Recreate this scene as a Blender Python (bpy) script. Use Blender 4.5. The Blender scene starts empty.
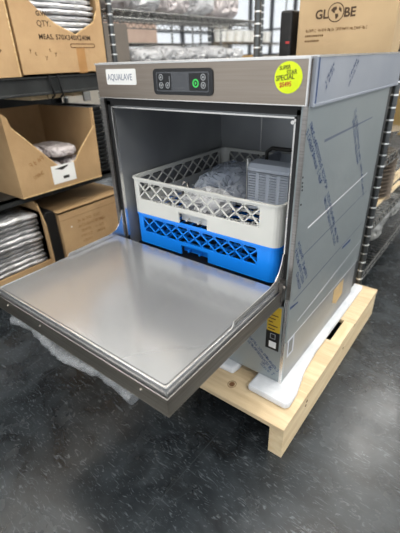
import bpy, bmesh, math, random
from mathutils import Vector, Matrix, noise

C = bpy.context.scene.collection
S = bpy.context.scene
rnd = random.Random(7)

# ------------------------------------------------------------------ camera
cam_d = bpy.data.cameras.new('camera'); cam = bpy.data.objects.new('camera', cam_d); C.objects.link(cam)
yaw, pit, rol = 0.6753, -0.4984, -0.0364
f = Vector((-math.sin(yaw)*math.cos(pit), math.cos(yaw)*math.cos(pit), math.sin(pit)))
r = f.cross(Vector((0, 0, 1))).normalized(); u = r.cross(f)
cr, sr = math.cos(rol), math.sin(rol)
R_ = cr*r + sr*u; U_ = -sr*r + cr*u
M = Matrix((R_, U_, -f)).transposed().to_4x4(); M.translation = Vector((0.9169, -0.7378, 0.9216))
cam.matrix_world = M
cam_d.sensor_fit = 'VERTICAL'; cam_d.sensor_height = 36; cam_d.lens = 381.08*36/533
cam_d.clip_start = 0.02; cam_d.clip_end = 100
cam_d.dof.use_dof = True; cam_d.dof.focus_distance = 0.92; cam_d.dof.aperture_fstop = 3.4
S.camera = cam

# ------------------------------------------------------------------ world, light, exposure
w = bpy.data.worlds.new('world'); S.world = w; w.use_nodes = True
w.node_tree.nodes['Background'].inputs[0].default_value = (0.90, 0.95, 1.0, 1)
w.node_tree.nodes['Background'].inputs[1].default_value = 1.15
S.view_settings.view_transform = 'Standard'; S.view_settings.look = 'None'
S.view_settings.gamma = 1; S.view_settings.use_curve_mapping = False
S.view_settings.exposure = 0.0
CEIL = 4.1
HANG = 3.0   # height of the hanging light fixtures
def area(loc, sx, sy, power, col=(1, .97, .92)):
    d = bpy.data.lights.new('ceiling_and_fill_light', 'AREA'); d.shape = 'RECTANGLE'; d.size = sx; d.size_y = sy
    d.energy = power; d.color = col
    o = bpy.data.objects.new('ceiling_and_fill_light', d); o.location = loc; C.objects.link(o); return o
LIGHTS = [(0.55, 3.0), (0.55, 0.6), (0.55, -1.8), (2.9, 3.0), (2.9, 0.6), (2.9, -1.8), (-1.9, -2.6), (-2.6, 0.4), (-1.0, 5.0), (-3.9, 5.6), (-3.9, -1.2)]
for lx, ly in LIGHTS:
    area((lx, ly, HANG), .3, 1.2, 24)
    area((lx, ly, HANG+.07), .3, 1.2, 60, (1, .99, .97)).rotation_euler = (math.pi, 0, 0)  # upward lamps added to brighten the ceiling that the door reflects

# ------------------------------------------------------------------ helpers
def lin(c): return tuple(((v/255+.055)/1.055)**2.4 if v/255 > .04045 else v/255/12.92 for v in c)

def mat(name, rgb, rough=.5, metal=0, rgb2=None, scale=8, stretch=(1, 1, 1), bump=0, bscale=40, alpha=1, detail=3,
        lo=.35, hi=.65, emit=0, spec=.5, rough2=None, trans=0, coat=0):
    m = bpy.data.materials.new(name); m.use_nodes = True; nt = m.node_tree; N = nt.nodes; L = nt.links
    b = N['Principled BSDF']
    b.inputs['Base Color'].default_value = (*lin(rgb), 1); b.inputs['Roughness'].default_value = rough
    b.inputs['Metallic'].default_value = metal; b.inputs['Alpha'].default_value = alpha
    b.inputs['Specular IOR Level'].default_value = spec; b.inputs['Transmission Weight'].default_value = trans; b.inputs['Coat Weight'].default_value = coat; b.inputs['Coat Roughness'].default_value = .06
    tc = N.new('ShaderNodeTexCoord'); mp = N.new('ShaderNodeMapping'); L.new(tc.outputs['Object'], mp.inputs[0])
    mp.inputs['Scale'].default_value = stretch
    nz = N.new('ShaderNodeTexNoise'); nz.inputs['Scale'].default_value = scale; nz.inputs['Detail'].default_value = detail
    L.new(mp.outputs[0], nz.inputs['Vector'])
    rp = N.new('ShaderNodeValToRGB'); rp.color_ramp.elements[0].position = lo; rp.color_ramp.elements[1].position = hi
    L.new(nz.outputs[0], rp.inputs[0])
    c2 = rgb2 if rgb2 else tuple(min(255, v*1.05) for v in rgb)
    rp.color_ramp.elements[0].color = (*lin(rgb), 1); rp.color_ramp.elements[1].color = (*lin(c2), 1)
    L.new(rp.outputs[0], b.inputs['Base Color'])
    if rough2 is not None:
        mr = N.new('ShaderNodeMapRange'); mr.inputs['To Min'].default_value = rough; mr.inputs['To Max'].default_value = rough2
        L.new(nz.outputs[0], mr.inputs[0]); L.new(mr.outputs[0], b.inputs['Roughness'])
    if bump:
        n2 = N.new('ShaderNodeTexNoise'); n2.inputs['Scale'].default_value = bscale; n2.inputs['Detail'].default_value = 4
        L.new(mp.outputs[0], n2.inputs['Vector'])
        bp = N.new('ShaderNodeBump'); bp.inputs['Strength'].default_value = bump; bp.inputs['Distance'].default_value = .01
        L.new(n2.outputs[0], bp.inputs['Height']); L.new(bp.outputs[0], b.inputs['Normal'])
    if emit:
        b.inputs['Emission Color'].default_value = (*lin(rgb), 1); b.inputs['Emission Strength'].default_value = emit
    return m

class MB:
    def __init__(s): s.v = []; s.f = []; s.sm = []
    def add(s, vs, fs, smooth=False):
        o = len(s.v); s.v += [tuple(v) for v in vs]; s.f += [tuple(i+o for i in q) for q in fs]; s.sm += [smooth]*len(fs); return s
    def box(s, a, b, rot=None, piv=None):
        x0, y0, z0 = a; x1, y1, z1 = b
        vs = [(x0, y0, z0), (x1, y0, z0), (x1, y1, z0), (x0, y1, z0), (x0, y0, z1), (x1, y0, z1), (x1, y1, z1), (x0, y1, z1)]
        if rot is not None:
            p = Vector(piv or ((x0+x1)/2, (y0+y1)/2, (z0+z1)/2)); vs = [p + rot @ (Vector(v)-p) for v in vs]
        return s.add(vs, [(0, 3, 2, 1), (4, 5, 6, 7), (0, 1, 5, 4), (1, 2, 6, 5), (2, 3, 7, 6), (3, 0, 4, 7)])
    def bar(s, a, b, w, d, up=(0, 0, 1)):
        """square bar from a to b: width w across 'up', depth d along it"""
        a = Vector(a); b = Vector(b); t = (b-a).normalized(); upv = Vector(up); sd = t.cross(upv).normalized(); un = sd.cross(t)
        vs = [p + sd*i*w/2 + un*j*d/2 for p in (a, b) for i, j in ((-1, -1), (1, -1), (1, 1), (-1, 1))]
        return s.add(vs, [(3, 2, 1, 0), (4, 5, 6, 7), (0, 1, 5, 4), (1, 2, 6, 5), (2, 3, 7, 6), (3, 0, 4, 7)])
    def tube(s, pts, rad, n=8, caps=True):
        pts = [Vector(p) for p in pts]; rr = rad if isinstance(rad, (list, tuple)) else [rad]*len(pts)
        ref = None; vs = []
        for i, p in enumerate(pts):
            t = (pts[min(i+1, len(pts)-1)]-pts[max(i-1, 0)]).normalized()
            if ref is None: ref = Vector((0, 0, 1)) if abs(t.z) < .9 else Vector((1, 0, 0))
            a = t.cross(ref).normalized(); b = a.cross(t).normalized(); ref = b
            for k in range(n):
                q = 2*math.pi*k/n; vs.append(p + (a*math.cos(q) + b*math.sin(q))*rr[i])
        fs = [(i*n+k, i*n+(k+1) % n, (i+1)*n+(k+1) % n, (i+1)*n+k) for i in range(len(pts)-1) for k in range(n)]
        s.add(vs, fs, True)
        if caps: s.add(vs[:n], [tuple(range(n))]); s.add(vs[-n:], [tuple(reversed(range(n)))])
        return s
    def prism(s, poly, axis, a, b):
        """poly of 2-D points extruded along axis from a to b (x: poly=(y,z); y: poly=(x,z); z: poly=(x,y))"""
        n = len(poly)
        def p3(p, t): return {'x': (t, p[0], p[1]), 'y': (p[0], t, p[1]), 'z': (p[0], p[1], t)}[axis]
        vs = [p3(p, a) for p in poly] + [p3(p, b) for p in poly]
        return s.add(vs, [tuple(reversed(range(n))), tuple(range(n, 2*n))] + [(i, (i+1) % n, n+(i+1) % n, n+i) for i in range(n)])
    def ring(s, outer, inner, z0, z1, closed=True):
        n = len(outer); vs = [(*p, z) for z in (z0, z1) for p in outer] + [(*p, z) for z in (z0, z1) for p in inner]
        fs = []
        for i in range(n if closed else n-1):
            j = (i+1) % n
            fs += [(i, j, n+j, n+i), (2*n+j, 2*n+i, 3*n+i, 3*n+j), (n+i, n+j, 3*n+j, 3*n+i), (j, i, 2*n+i, 2*n+j)]
        if not closed: fs += [(0, n, 3*n, 2*n), (n-1, 3*n-1, 4*n-1, 2*n-1)]
        return s.add(vs, fs)
    def xf(s, fn): s.v = [tuple(fn(Vector(v))) for v in s.v]; return s
    def build(s, name, m, parent=None, bevel=0, subsurf=0, org=None):
        me = bpy.data.meshes.new(name); me.from_pydata(s.v, [], s.f)
        for p, k in zip(me.polygons, s.sm): p.use_smooth = k
        me.materials.append(m)
        bm = bmesh.new(); bm.from_mesh(me); bmesh.ops.recalc_face_normals(bm, faces=bm.faces); bm.to_mesh(me); bm.free()
        me.update()
        root = parent
        o = bpy.data.objects.new(name, me); C.objects.link(o)
        if parent is not None:
            o.parent = parent
            # vertices are given in world space: bring them to the thing's own space
            mw = wm(parent)
            me.transform(mw.inverted())
        else:
            c = Vector(org) if org else Vector((sum(v.co.x for v in me.vertices)/len(me.vertices), sum(v.co.y for v in me.vertices)/len(me.vertices), min(v.co.z for v in me.vertices)))
            me.transform(Matrix.Translation(-c)); o.location = c
        if bevel:
            b = o.modifiers.new('bevel', 'BEVEL'); b.width = bevel; b.segments = 2; b.limit_method = 'ANGLE'; b.angle_limit = math.radians(40)
        if subsurf:
            b = o.modifiers.new('sub', 'SUBSURF'); b.levels = subsurf; b.render_levels = subsurf
        return o

def wm(o):
    m = Matrix.LocRotScale(o.location, o.rotation_euler, o.scale)
    return wm(o.parent) @ m if o.parent else m

def tag(o, label, cat, group=None, kind=None):
    o['label'] = label; o['category'] = cat
    if group: o['group'] = group
    if kind: o['kind'] = kind
    return o
def thing(name, loc, label, cat, group=None):
    o = bpy.data.objects.new(name, None); o.location = loc; o.empty_display_size = .05; C.objects.link(o)
    return tag(o, label, cat, group)
def struct(o): o['kind'] = 'structure'; return o
def copy_thing(src, loc, rotz=0, label=None):
    o = src.copy(); C.objects.link(o); o.location = loc; o.rotation_euler = (0, 0, rotz)
    if label: o['label'] = label
    for ch in list(src.children):
        c = ch.copy(); C.objects.link(c); c.parent = o
        for g in list(ch.children):
            d = g.copy(); C.objects.link(d); d.parent = c
    return o
def text(name, s, size, origin, xdir, ydir, m, parent, bold=0, sx=1, depth=.0002, align='LEFT', shear=0, space=1):
    """flat lettering standing on a surface: xdir runs along the line, ydir up the letters"""
    cu = bpy.data.curves.new('tmp', 'FONT'); cu.body = s; cu.size = size; cu.align_x = align; cu.offset = bold
    cu.extrude = depth; cu.shear = shear; cu.space_character = space; cu.resolution_u = 3
    o = bpy.data.objects.new('tmp', cu); C.objects.link(o)
    dg = bpy.context.evaluated_depsgraph_get(); me = bpy.data.meshes.new_from_object(o.evaluated_get(dg))
    bpy.data.objects.remove(o)
    X = Vector(xdir).normalized(); Y = Vector(ydir).normalized(); Z = X.cross(Y)
    mx = Matrix((X*sx, Y, Z)).transposed().to_4x4(); mx.translation = Vector(origin)
    me.transform(mx); me.materials.clear(); me.materials.append(m); me.name = name
    ob = bpy.data.objects.new(name, me); C.objects.link(ob); ob.parent = parent; me.transform(wm(parent).inverted())
    return ob
def rrect(x0, y0, x1, y1, rad, n=5):
    pts = []
    for cx, cy, a0 in ((x1-rad, y1-rad, 0), (x0+rad, y1-rad, 90), (x0+rad, y0+rad, 180), (x1-rad, y0+rad, 270)):
        for k in range(n+1):
            a = math.radians(a0+90*k/n); pts.append((cx+rad*math.cos(a), cy+rad*math.sin(a)))
    return pts
def crumple(x0, y0, z0, x1, y1, z1, seed, amp=.02, freq=14, nx=26, ny=26, shape=.5):
    """a closed crumpled lump filling about that box"""
    mb = MB(); bm = bmesh.new(); bmesh.ops.create_icosphere(bm, subdivisions=5, radius=1)
    off = Vector((seed*3.1, seed*1.7, seed*.9)); c = Vector(((x0+x1)/2, (y0+y1)/2, (z0+z1)/2)); h = Vector(((x1-x0)/2, (y1-y0)/2, (z1-z0)/2))
    vs = []
    for v in bm.verts:
        p = v.co.copy(); q = Vector([math.copysign(abs(t)**shape, t) for t in p])
        q = Vector((q.x*h.x, q.y*h.y, q.z*h.z))
        n1 = noise.turbulence(q*freq+off, 4, True, noise_basis='VORONOI_F2F1')
        q = q*(1-.22) + p*max(-1, min(1, (n1-.6)*1.6))*amp*.8
        q.z = max(q.z, -h.z)
        vs.append(c+q)
    mb.add(vs, [tuple(v.index for v in fc.verts) for fc in bm.faces]); bm.free()
    return mb

# ------------------------------------------------------------------ materials
m_steel = mat('brushed_steel', (150, 146, 142), .30, .95, (168, 163, 158), 6, (1, 1, 60), bump=.05, bscale=60)
m_header = mat('header_steel', (160, 148, 136), .34, .92, (168, 156, 144), 5, (1, 1, 60), bump=.01, bscale=50)
m_door = mat('door_steel', (178, 180, 184), .20, .72, (186, 188, 191), 3, coat=.3)
m_doorrim = mat('door_skin_steel', (138, 132, 122), .30, .9, (158, 152, 142), 6, (1, 1, 60), bump=.04, bscale=60)
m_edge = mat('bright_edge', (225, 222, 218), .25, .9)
m_dark = mat('cavity_steel', (158, 160, 161), .34, .55, (140, 142, 145), 5, bump=.05, bscale=9)
m_black = mat('black_rubber', (20, 20, 21), .5)
m_film = mat('film_covered_steel', (152, 160, 162), .38, .5, (164, 171, 172), 2.2, (1, 1, 1), bump=.03, bscale=5)
m_film2 = mat('film_covered_top_steel', (156, 163, 176), .36, .5, (174, 179, 188), 3, bump=.03, bscale=6)
m_base = mat('base_panel_steel', (138, 142, 146), .45, .4, (166, 165, 160), 5, bump=.10, bscale=14)
m_ink = mat('blue_film_ink', (40, 62, 108), .6, rgb2=(76, 94, 130), scale=60)
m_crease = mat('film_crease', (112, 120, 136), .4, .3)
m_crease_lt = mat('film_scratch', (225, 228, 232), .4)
m_inkdark = mat('dark_print', (38, 36, 34), .6)
m_boxink = mat('carton_print', (98, 70, 40), .8, rgb2=(125, 92, 55), scale=90)
m_faintink = mat('faint_carton_print', (150, 112, 70), .8)
m_boxink_d = mat('carton_print_dark', (70, 52, 34), .8)
m_card = mat('cardboard', (176, 142, 102), .8, 0, (191, 158, 116), 5, bump=.25, bscale=25)
m_card2 = mat('cardboard_shaded_kraft', (168, 136, 96), .8, 0, (183, 151, 110), 5, bump=.25, bscale=25)
m_card3 = mat('cardboard_pale', (180, 154, 118), .8, 0, (190, 164, 127), 5, bump=.15, bscale=20)
m_cardin = mat('cardboard_inside', (150, 120, 84), .85, 0, (182, 143, 97), 6, bump=.2, bscale=25)
m_cardedge = mat('cardboard_torn_edge', (222, 196, 150), .9, 0, (196, 160, 110), 90)
m_tape = mat('packing_tape', (166, 122, 72), .3, 0, (176, 132, 82), 10)
m_white = mat('white_plastic', (205, 205, 200), .38, 0, (212, 212, 207), 6)
m_blue = mat('blue_plastic', (18, 134, 246), .36, 0, (24, 140, 250), 6)
m_greyp = mat('grey_plastic', (196, 202, 212), .4, 0, (194, 200, 210), 6)
m_label = mat('white_label', (232, 232, 230), .5)
m_yell = mat('neon_yellow_sticker', (216, 236, 18), .55, 0, (224, 243, 30), 8)
m_redink = mat('red_marker', (190, 70, 40), .6)
m_warn = mat('yellow_warning', (200, 166, 48), .5)
m_green = mat('green_power_ring', (60, 185, 85), .4, emit=.25)
m_panel = mat('control_black', (26, 26, 28), .3)
m_panelgrey = mat('control_grey', (74, 76, 80), .25)
m_icon = mat('control_icon_grey', (140, 143, 146), .5)
m_wood = mat('pine_wood', (212, 188, 148), .65, 0, (228, 208, 172), 9, (3, .7, 6), bump=.25, bscale=22, detail=5)
m_wood2 = mat('pine_board', (200, 176, 140), .65, 0, (218, 196, 160), 7, (.7, 6, 4), bump=.2, bscale=20, detail=5)
m_knot = mat('wood_knot', (132, 92, 54), .7, rgb2=(92, 60, 34), scale=120)
m_foam = mat('white_foam', (200, 204, 210), .55, 0, (222, 225, 230), 14, bump=.3, bscale=30)
m_blacksteel = mat('black_shelf_steel', (44, 46, 46), .45, .3, (58, 60, 60), 12)
m_chrome = mat('chrome_wire', (150, 150, 148), .25, .9)
m_wrap = mat('crumpled_plastic', (200, 201, 204), .16, .0, (226, 226, 228), 12, bump=1, bscale=34, alpha=.8)
m_wrapclear = mat('clear_plastic', (205, 214, 228), .12, 0, (225, 230, 238), 10, bump=1, bscale=30, alpha=.5)
m_wrapmetal = mat('wrapped_metal', (176, 176, 178), .24, .6, (228, 228, 230), 16, (1, 1, 3), bump=1, bscale=45)
m_wrappink = mat('wrapped_pale_goods', (186, 178, 178), .25, .1, (214, 206, 206), 14, bump=.9, bscale=36)
m_wrapgrey = mat('grey_plastic_wrap', (120, 122, 122), .2, .3, (168, 168, 164), 14, bump=.8, bscale=36)
m_wrapsilver = mat('silver_wrap', (206, 206, 208), .3, .4, (236, 236, 238), 20, (1, 1, 3), bump=1, bscale=40)
m_sleeve = mat('clear_sleeve', (150, 154, 158), .12, .0, (190, 193, 196), 30, bump=.5, bscale=50, alpha=.42)
m_blackwrap = mat('black_plastic_bag', (34, 36, 38), .2, 0, bump=1, bscale=25)
m_dpan = mat('dark_pan', (48, 50, 50), .35, .5)
m_brown = mat('brown_carton', (128, 108, 90), .7, rgb2=(142, 121, 100), scale=6)
m_pink = mat('pinkish_carton', (176, 152, 138), .8, rgb2=(188, 164, 150), scale=6)
m_greyc = mat('grey_carton', (122, 114, 106), .8, rgb2=(134, 126, 117), scale=6)

def post_mat():
    m = mat('ringed_chrome_post', (92, 94, 94), .3, .8); nt = m.node_tree; N = nt.nodes; L = nt.links; b = N['Principled BSDF']
    tc = N.new('ShaderNodeTexCoord'); sp = N.new('ShaderNodeSeparateXYZ'); L.new(tc.outputs['Object'], sp.inputs[0])
    a = N.new('ShaderNodeMath'); a.operation = 'PINGPONG'; a.inputs[1].default_value = .0127*1.5; L.new(sp.outputs['Z'], a.inputs[0])
    c = N.new('ShaderNodeMath'); c.operation = 'LESS_THAN'; c.inputs[1].default_value = .0026; L.new(a.outputs[0], c.inputs[0])
    q = N.new('ShaderNodeMix'); q.data_type = 'RGBA'; q.inputs[6].default_value = (*lin((96, 98, 98)), 1); q.inputs[7].default_value = (*lin((250, 250, 248)), 1)
    L.new(c.outputs[0], q.inputs[0]); L.new(q.outputs[2], b.inputs['Base Color']); return m
m_post = post_mat()
def floor_mat():
    m = bpy.data.materials.new('slate_vinyl'); m.use_nodes = True; nt = m.node_tree; N = nt.nodes; L = nt.links; b = N['Principled BSDF']
    tc = N.new('ShaderNodeTexCoord')
    def noi(scale, det, st=(1, 1, 1), rot=0, dist=0):
        mp = N.new('ShaderNodeMapping'); mp.inputs['Scale'].default_value = st; mp.inputs['Rotation'].default_value = (0, 0, rot)
        L.new(tc.outputs['Object'], mp.inputs[0]); n = N.new('ShaderNodeTexNoise'); n.inputs['Scale'].default_value = scale
        n.inputs['Detail'].default_value = det; n.inputs['Distortion'].default_value = dist; L.new(mp.outputs[0], n.inputs['Vector']); return n.outputs[0]
    def ramp(src, p0, c0, p1, c1):
        q = N.new('ShaderNodeValToRGB'); q.color_ramp.elements[0].position = p0; q.color_ramp.elements[1].position = p1
        q.color_ramp.elements[0].color = (*lin(c0), 1); q.color_ramp.elements[1].color = (*lin(c1), 1); L.new(src, q.inputs[0]); return q.outputs[0]
    def mix(a, c, fac, mode='MIX'):
        q = N.new('ShaderNodeMix'); q.data_type = 'RGBA'; q.blend_type = mode
        if isinstance(fac, float): q.inputs[0].default_value = fac
        else: L.new(fac, q.inputs[0])
        L.new(a, q.inputs[6])
        if isinstance(c, tuple): q.inputs[7].default_value = (*lin(c), 1)
        else: L.new(c, q.inputs[7])
        return q.outputs[2]
    base = ramp(noi(7, 6, dist=1.2), .35, (22, 25, 28), .7, (48, 53, 57))
    streak = ramp(noi(26, 8, (1, 3.4, 1), .7, 2.5), .57, (0, 0, 0), .72, (255, 255, 255))
    streak2 = ramp(noi(30, 8, (1, 3.4, 1), -.5, 2.5), .63, (0, 0, 0), .76, (200, 200, 200))
    c = mix(base, (82, 88, 93), streak); c = mix(c, (74, 80, 85), streak2)
    wv = N.new('ShaderNodeTexBrick'); wv.inputs['Scale'].default_value = 1; wv.offset = 0
    wv.inputs['Brick Width'].default_value = .305*2; wv.inputs['Row Height'].default_value = .305*2; wv.inputs['Mortar Size'].default_value = .0012
    wv.inputs['Color1'].default_value = (0, 0, 0, 1); wv.inputs['Color2'].default_value = (0, 0, 0, 1); wv.inputs['Mortar'].default_value = (1, 1, 1, 1)
    mp = N.new('ShaderNodeMapping'); mp.inputs['Rotation'].default_value = (0, 0, .02); mp.inputs['Location'].default_value = (.12, .1, 0)
    L.new(tc.outputs['Object'], mp.inputs[0]); L.new(mp.outputs[0], wv.inputs['Vector'])
    c = mix(c, (50, 54, 57), wv.outputs[0])
    L.new(c, b.inputs['Base Color']); b.inputs['Specular IOR Level'].default_value = .42
    rr = N.new('ShaderNodeMapRange'); rr.inputs['To Min'].default_value = .14; rr.inputs['To Max'].default_value = .36
    L.new(noi(11, 5), rr.inputs[0]); L.new(rr.outputs[0], b.inputs['Roughness'])
    bp = N.new('ShaderNodeBump'); bp.inputs['Strength'].default_value = .12; bp.inputs['Distance'].default_value = .004
    L.new(noi(26, 4), bp.inputs['Height']); L.new(bp.outputs[0], b.inputs['Normal'])
    return m

FL = -.021   # floor level
# ------------------------------------------------------------------ room
m_ceil = mat('ceiling_tile', (232, 229, 222), .9)
m_wall = mat('painted_wall', (176, 170, 160), .9)
m_frame = mat('window_frame_metal', (70, 72, 76), .4, .5)
m_glass = mat('window_glass', (240, 245, 255), .02, 0, alpha=.12)
struct(MB().box((-6, -4, FL-.05), (5, 9, FL)).build('floor', floor_mat(), org=(0, 0, 0)))
struct(MB().box((-6, -4, CEIL), (5, 9, CEIL+.05)).build('ceiling', m_ceil))
# left wall with shop windows
wy = [(0.9, 3.2), (3.9, 8.8)]; Z0, Z1 = .95, 2.5
wl = MB().box((-6.1, -4, FL), (-6, 9, Z0)).box((-6.1, -4, Z1), (-6, 9, CEIL)); yy = -4
for a, b in wy: wl.box((-6.1, yy, Z0), (-6, a, Z1)); yy = b
wl.box((-6.1, yy, Z0), (-6, 9, Z1)); struct(wl.build('wall_left', m_wall))
wx = [(-5.6, -3.2), (-2.6, -.4), (.2, 2.4)]
wb = MB().box((-6, 9, FL), (5, 9.1, Z0)).box((-6, 9, Z1), (5, 9.1, CEIL)); xx = -6
for a, b in wx: wb.box((xx, 9, Z0), (a, 9.1, Z1)); xx = b
wb.box((xx, 9, Z0), (5, 9.1, Z1)); struct(wb.build('wall_back', m_wall))
def window(n, A, B, axis):
    fr = MB(); k = 4
    for i in range(k+1):
        t = A+(B-A)*i/k
        if axis == 'y': fr.box((-6.08, t-.03, Z0), (-5.98, t+.03, Z1))
        else: fr.box((t-.03, 8.98, Z0), (t+.03, 9.08, Z1))
    for z in (Z0+.02, 1.5, Z1-.02):
        if axis == 'y': fr.box((-6.07, A, z-.02), (-5.99, B, z+.02))
        else: fr.box((A, 8.99, z-.02), (B, 9.07, z+.02))
    o = struct(fr.build('window_%d' % n, m_frame))
    g = MB().box((-6.045, A, Z0), (-6.04, B, Z1)) if axis == 'y' else MB().box((A, 9.04, Z0), (B, 9.045, Z1))
    g.build('pane', m_glass, o)
for i, (a, b) in enumerate(wy): window(i+1, a, b, 'y')
for i, (a, b) in enumerate(wx): window(i+3, a, b, 'x')
# ceiling fixtures around each lamp
for k, (lx, ly) in enumerate(LIGHTS):
    t = thing('ceiling_light', (lx, ly, HANG+.01), 'slim white fluorescent light fixture hanging below the ceiling', 'light', 'ceiling lights')
    MB().box((lx-.17, ly-.62, HANG+.01), (lx+.17, ly+.62, HANG+.06)).build('housing', m_ceil, t)
    for s_ in (-.5, .5): MB().tube([(lx, ly+s_, HANG+.06), (lx, ly+s_, CEIL)], .004, 6).build('hanger', m_frame, t)

# ------------------------------------------------------------------ shelving
PH = 1.95
def chrome_shelf_unit(name, x0, x1, y0, y1, levels, label, group=None, top=PH, wire_y=True):
    t = thing(name, ((x0+x1)/2, (y0+y1)/2, 0), label, 'shelving unit', group)
    for px in (x0, x1):
        for py in (y0, y1):
            p = MB().tube([(px, py, .03), (px, py, top)], .0125, 12)
            z = .06
            while z < top: p.tube([(px, py, z), (px, py, z+.004)], .0140, 12); z += .0254
            pp = p.build('post', m_post, t)
            MB().tube([(px, py, FL), (px, py, .03)], [.015, .0135], 10).build('foot', m_black, pp)
    for z in levels:
        s = MB()
        for dz in (0, -.03):
            s.tube([(x0, y0, z+dz), (x1, y0, z+dz)], .0032, 6); s.tube([(x0, y1, z+dz), (x1, y1, z+dz)], .0032, 6)
            s.tube([(x0, y0, z+dz), (x0, y1, z+dz)], .0032, 6); s.tube([(x1, y0, z+dz), (x1, y1, z+dz)], .0032, 6)
        for px in (x0, x1):
            n = int((y1-y0)/.028); pts = [(px, y0+(y1-y0)*i/n, z-(0 if i % 2 else .03)) for i in range(n+1)]; s.tube(pts, .0024, 5)
        for py in (y0, y1):
            n = int((x1-x0)/.028); pts = [(x0+(x1-x0)*i/n, py, z-(0 if i % 2 else .03)) for i in range(n+1)]; s.tube(pts, .0024, 5)
        n = int((y1-y0)/.028)
        for i in range(1, n): y = y0+(y1-y0)*i/n; s.tube([(x0, y, z+.004), (x1, y, z+.004)], .0018, 4, False)
        for i in range(1, 4): x = x0+(x1-x0)*i/4; s.tube([(x, y0, z-.012), (x, y1, z-.012)], .003, 5, False)
        s.build('wire_shelf', m_chrome, t)
    return t
chrome_shelf_unit('wire_shelving_unit', -1.05, -.61, .60, 1.93, (.14, .5, .905, 1.126, 1.6), 'chrome wire shelving unit behind the dishwasher at left, holding plastic wrapped goods')
chrome_shelf_unit('wire_shelving_unit', .07, .587, .712, 2.0, (.11, .335, .585, .905, 1.42), 'chrome wire shelving unit standing right behind the dishwasher, under the carton with a globe emblem')

# black near unit on the left
bu = thing('black_shelving_unit', (-.83, -.2, 0), 'black steel shelving unit at the left with deep beams, holding open cartons', 'shelving unit')
for px in (-1.05, -.64):
    for py in (-1.0, .565):
        p = MB().box((px-.02, py-.004, FL), (px+.02, py, 1.9)).box((px-.02, py-.04, FL), (px-.016, py, 1.9)); p.build('post', m_blacksteel, bu)
for z0, z1 in ((.818, .880),):
    b = MB().box((-.64, -1.0, z0), (-.61, .56, z1)).box((-.645, -1.0, z0-.004), (-.605, .56, z0+.006)).box((-.645, -1.0, z1-.006), (-.603, .56, z1)); b.build('beam', m_blacksteel, bu, bevel=.002)
    MB().box((-1.07, -1.0, z0), (-1.04, .56, z1)).build('beam', m_blacksteel, bu)
MB().box((-1.05, -1.0, .872), (-.62, .56, .883)).build('deck', m_blacksteel, bu)
MB().box((-1.05, -1.0, .425), (-.64, .56, .433)).box((-.66, -1.0, .405), (-.64, .56, .433)).build('deck', m_blacksteel, bu)
MB().box((-1.05, -1.0, .075), (-.62, .56, .10)).box((-.64, -1.0, .06), (-.62, .56, .10)).build('deck', m_blacksteel, bu)
for y in (.17, .25, .375):
    MB().box((-1.04, y, .795), (-.655, y+.075, .815)).build('wood_slat', m_wood, bu)
for y in (.235, .275):
    s = MB(); s.tube([(-.60, y, .885), (-.598, y+.004, .85), (-.60, y+.012, .81), (-.62, y+.012, .80)], .004, 6); s.build('strap', m_black, bu)
MB().box((-.612, .39, .775), (-.600, .425, .812)).build('bracket', m_chrome, bu, bevel=.001)

# ------------------------------------------------------------------ cartons
def panel(mb, a, b, c, d, th):
    pass
def carton(name, x0, x1, y0, y1, z0, z1, label, front=None, m=None, open_top=True, th=.006, edge=True, cat='box', rot=0, group=None):
    """carton whose printed front is the +x side; front = polygon (y,z) of the cut front panel"""
    m = m or m_card
    t = thing(name, ((x0+x1)/2, (y0+y1)/2, z0), label, cat, group)
    body = MB()
    body.box((x0, y0, z0), (x1, y1, z0+th))
    body.box((x0, y0, z0+th), (x0+th, y1, z1))
    body.box((x0+th, y0, z0+th), (x1-th, y0+th, z1))
    body.box((x0+th, y1-th, z0+th), (x1-th, y1, z1))
    if front: body.prism(front, 'x', x1-th, x1)
    else: body.box((x1-th, y0, z0+th), (x1, y1, z1))
    if not open_top: body.box((x0, y0, z1-th), (x1, y1, z1))
    body.build('carton_body', m, t)
    return t
# printed carton on the upper beam
front = [(.132, .884), (.540, .884), (.545, 1.24), (.528, 1.24), (.522, 1.112), (.50, 1.070), (.398, 1.022), (.31, 1.056), (.25, 1.098), (.208, 1.135), (.19, 1.24), (.132, 1.24)]
t = carton('cardboard_carton', -1.0, -.60, .132, .545, .884, 1.24, 'open carton on the upper shelf printed QTY. and MEAS., silver trays showing', front)
FX = -.5995
text('lettering', 'G.W', .022, (FX, .232, 1.084), (0, 1, 0), (0, 0, 1), m_boxink_d, t, .0006)
text('lettering', 'QTY.', .028, (FX, .228, 1.050), (0, 1, 0), (0, 0, 1), m_boxink_d, t, .0001, sx=.95)
text('lettering', 'MEAS. 570X340X240M', .0245, (FX, .226, 1.008), (0, 1, -.01), (0, 0, 1), m_boxink_d, t, .0004, sx=.98, space=1.06)
for k in range(7):
    text('lettering', 'yt'[k % 2], .022, (FX, .175+.022*k+(.02 if k > 1 else 0), .965-.012*(k % 3)), (0, 1, .1), (0, -.1, 1), m_boxink, t, 0) if k < 5 else None
MB().box((-.5997, .388, .886), (-.5994, .430, .980)).build('tape_strip', m_tape, t)
q = MB().ring(rrect(0, 0, .125, .016, .007), rrect(.003, .003, .122, .013, .005), 0, .0004)
q.xf(lambda v: Vector((FX+v.z, .362+v.x, .978+v.y))); q.build('printed_outline', m_boxink, t)
# pale fray on cut edge
for a, b in (((.522, 1.112), (.50, 1.070)), ((.50, 1.070), (.398, 1.022)), ((.398, 1.022), (.31, 1.056)), ((.31, 1.056), (.25, 1.098))):
    MB().bar((-.603, a[0], a[1]+.001), (-.603, b[0], b[1]+.001), .003, .007).build('cut_edge', m_cardedge, t)
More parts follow.
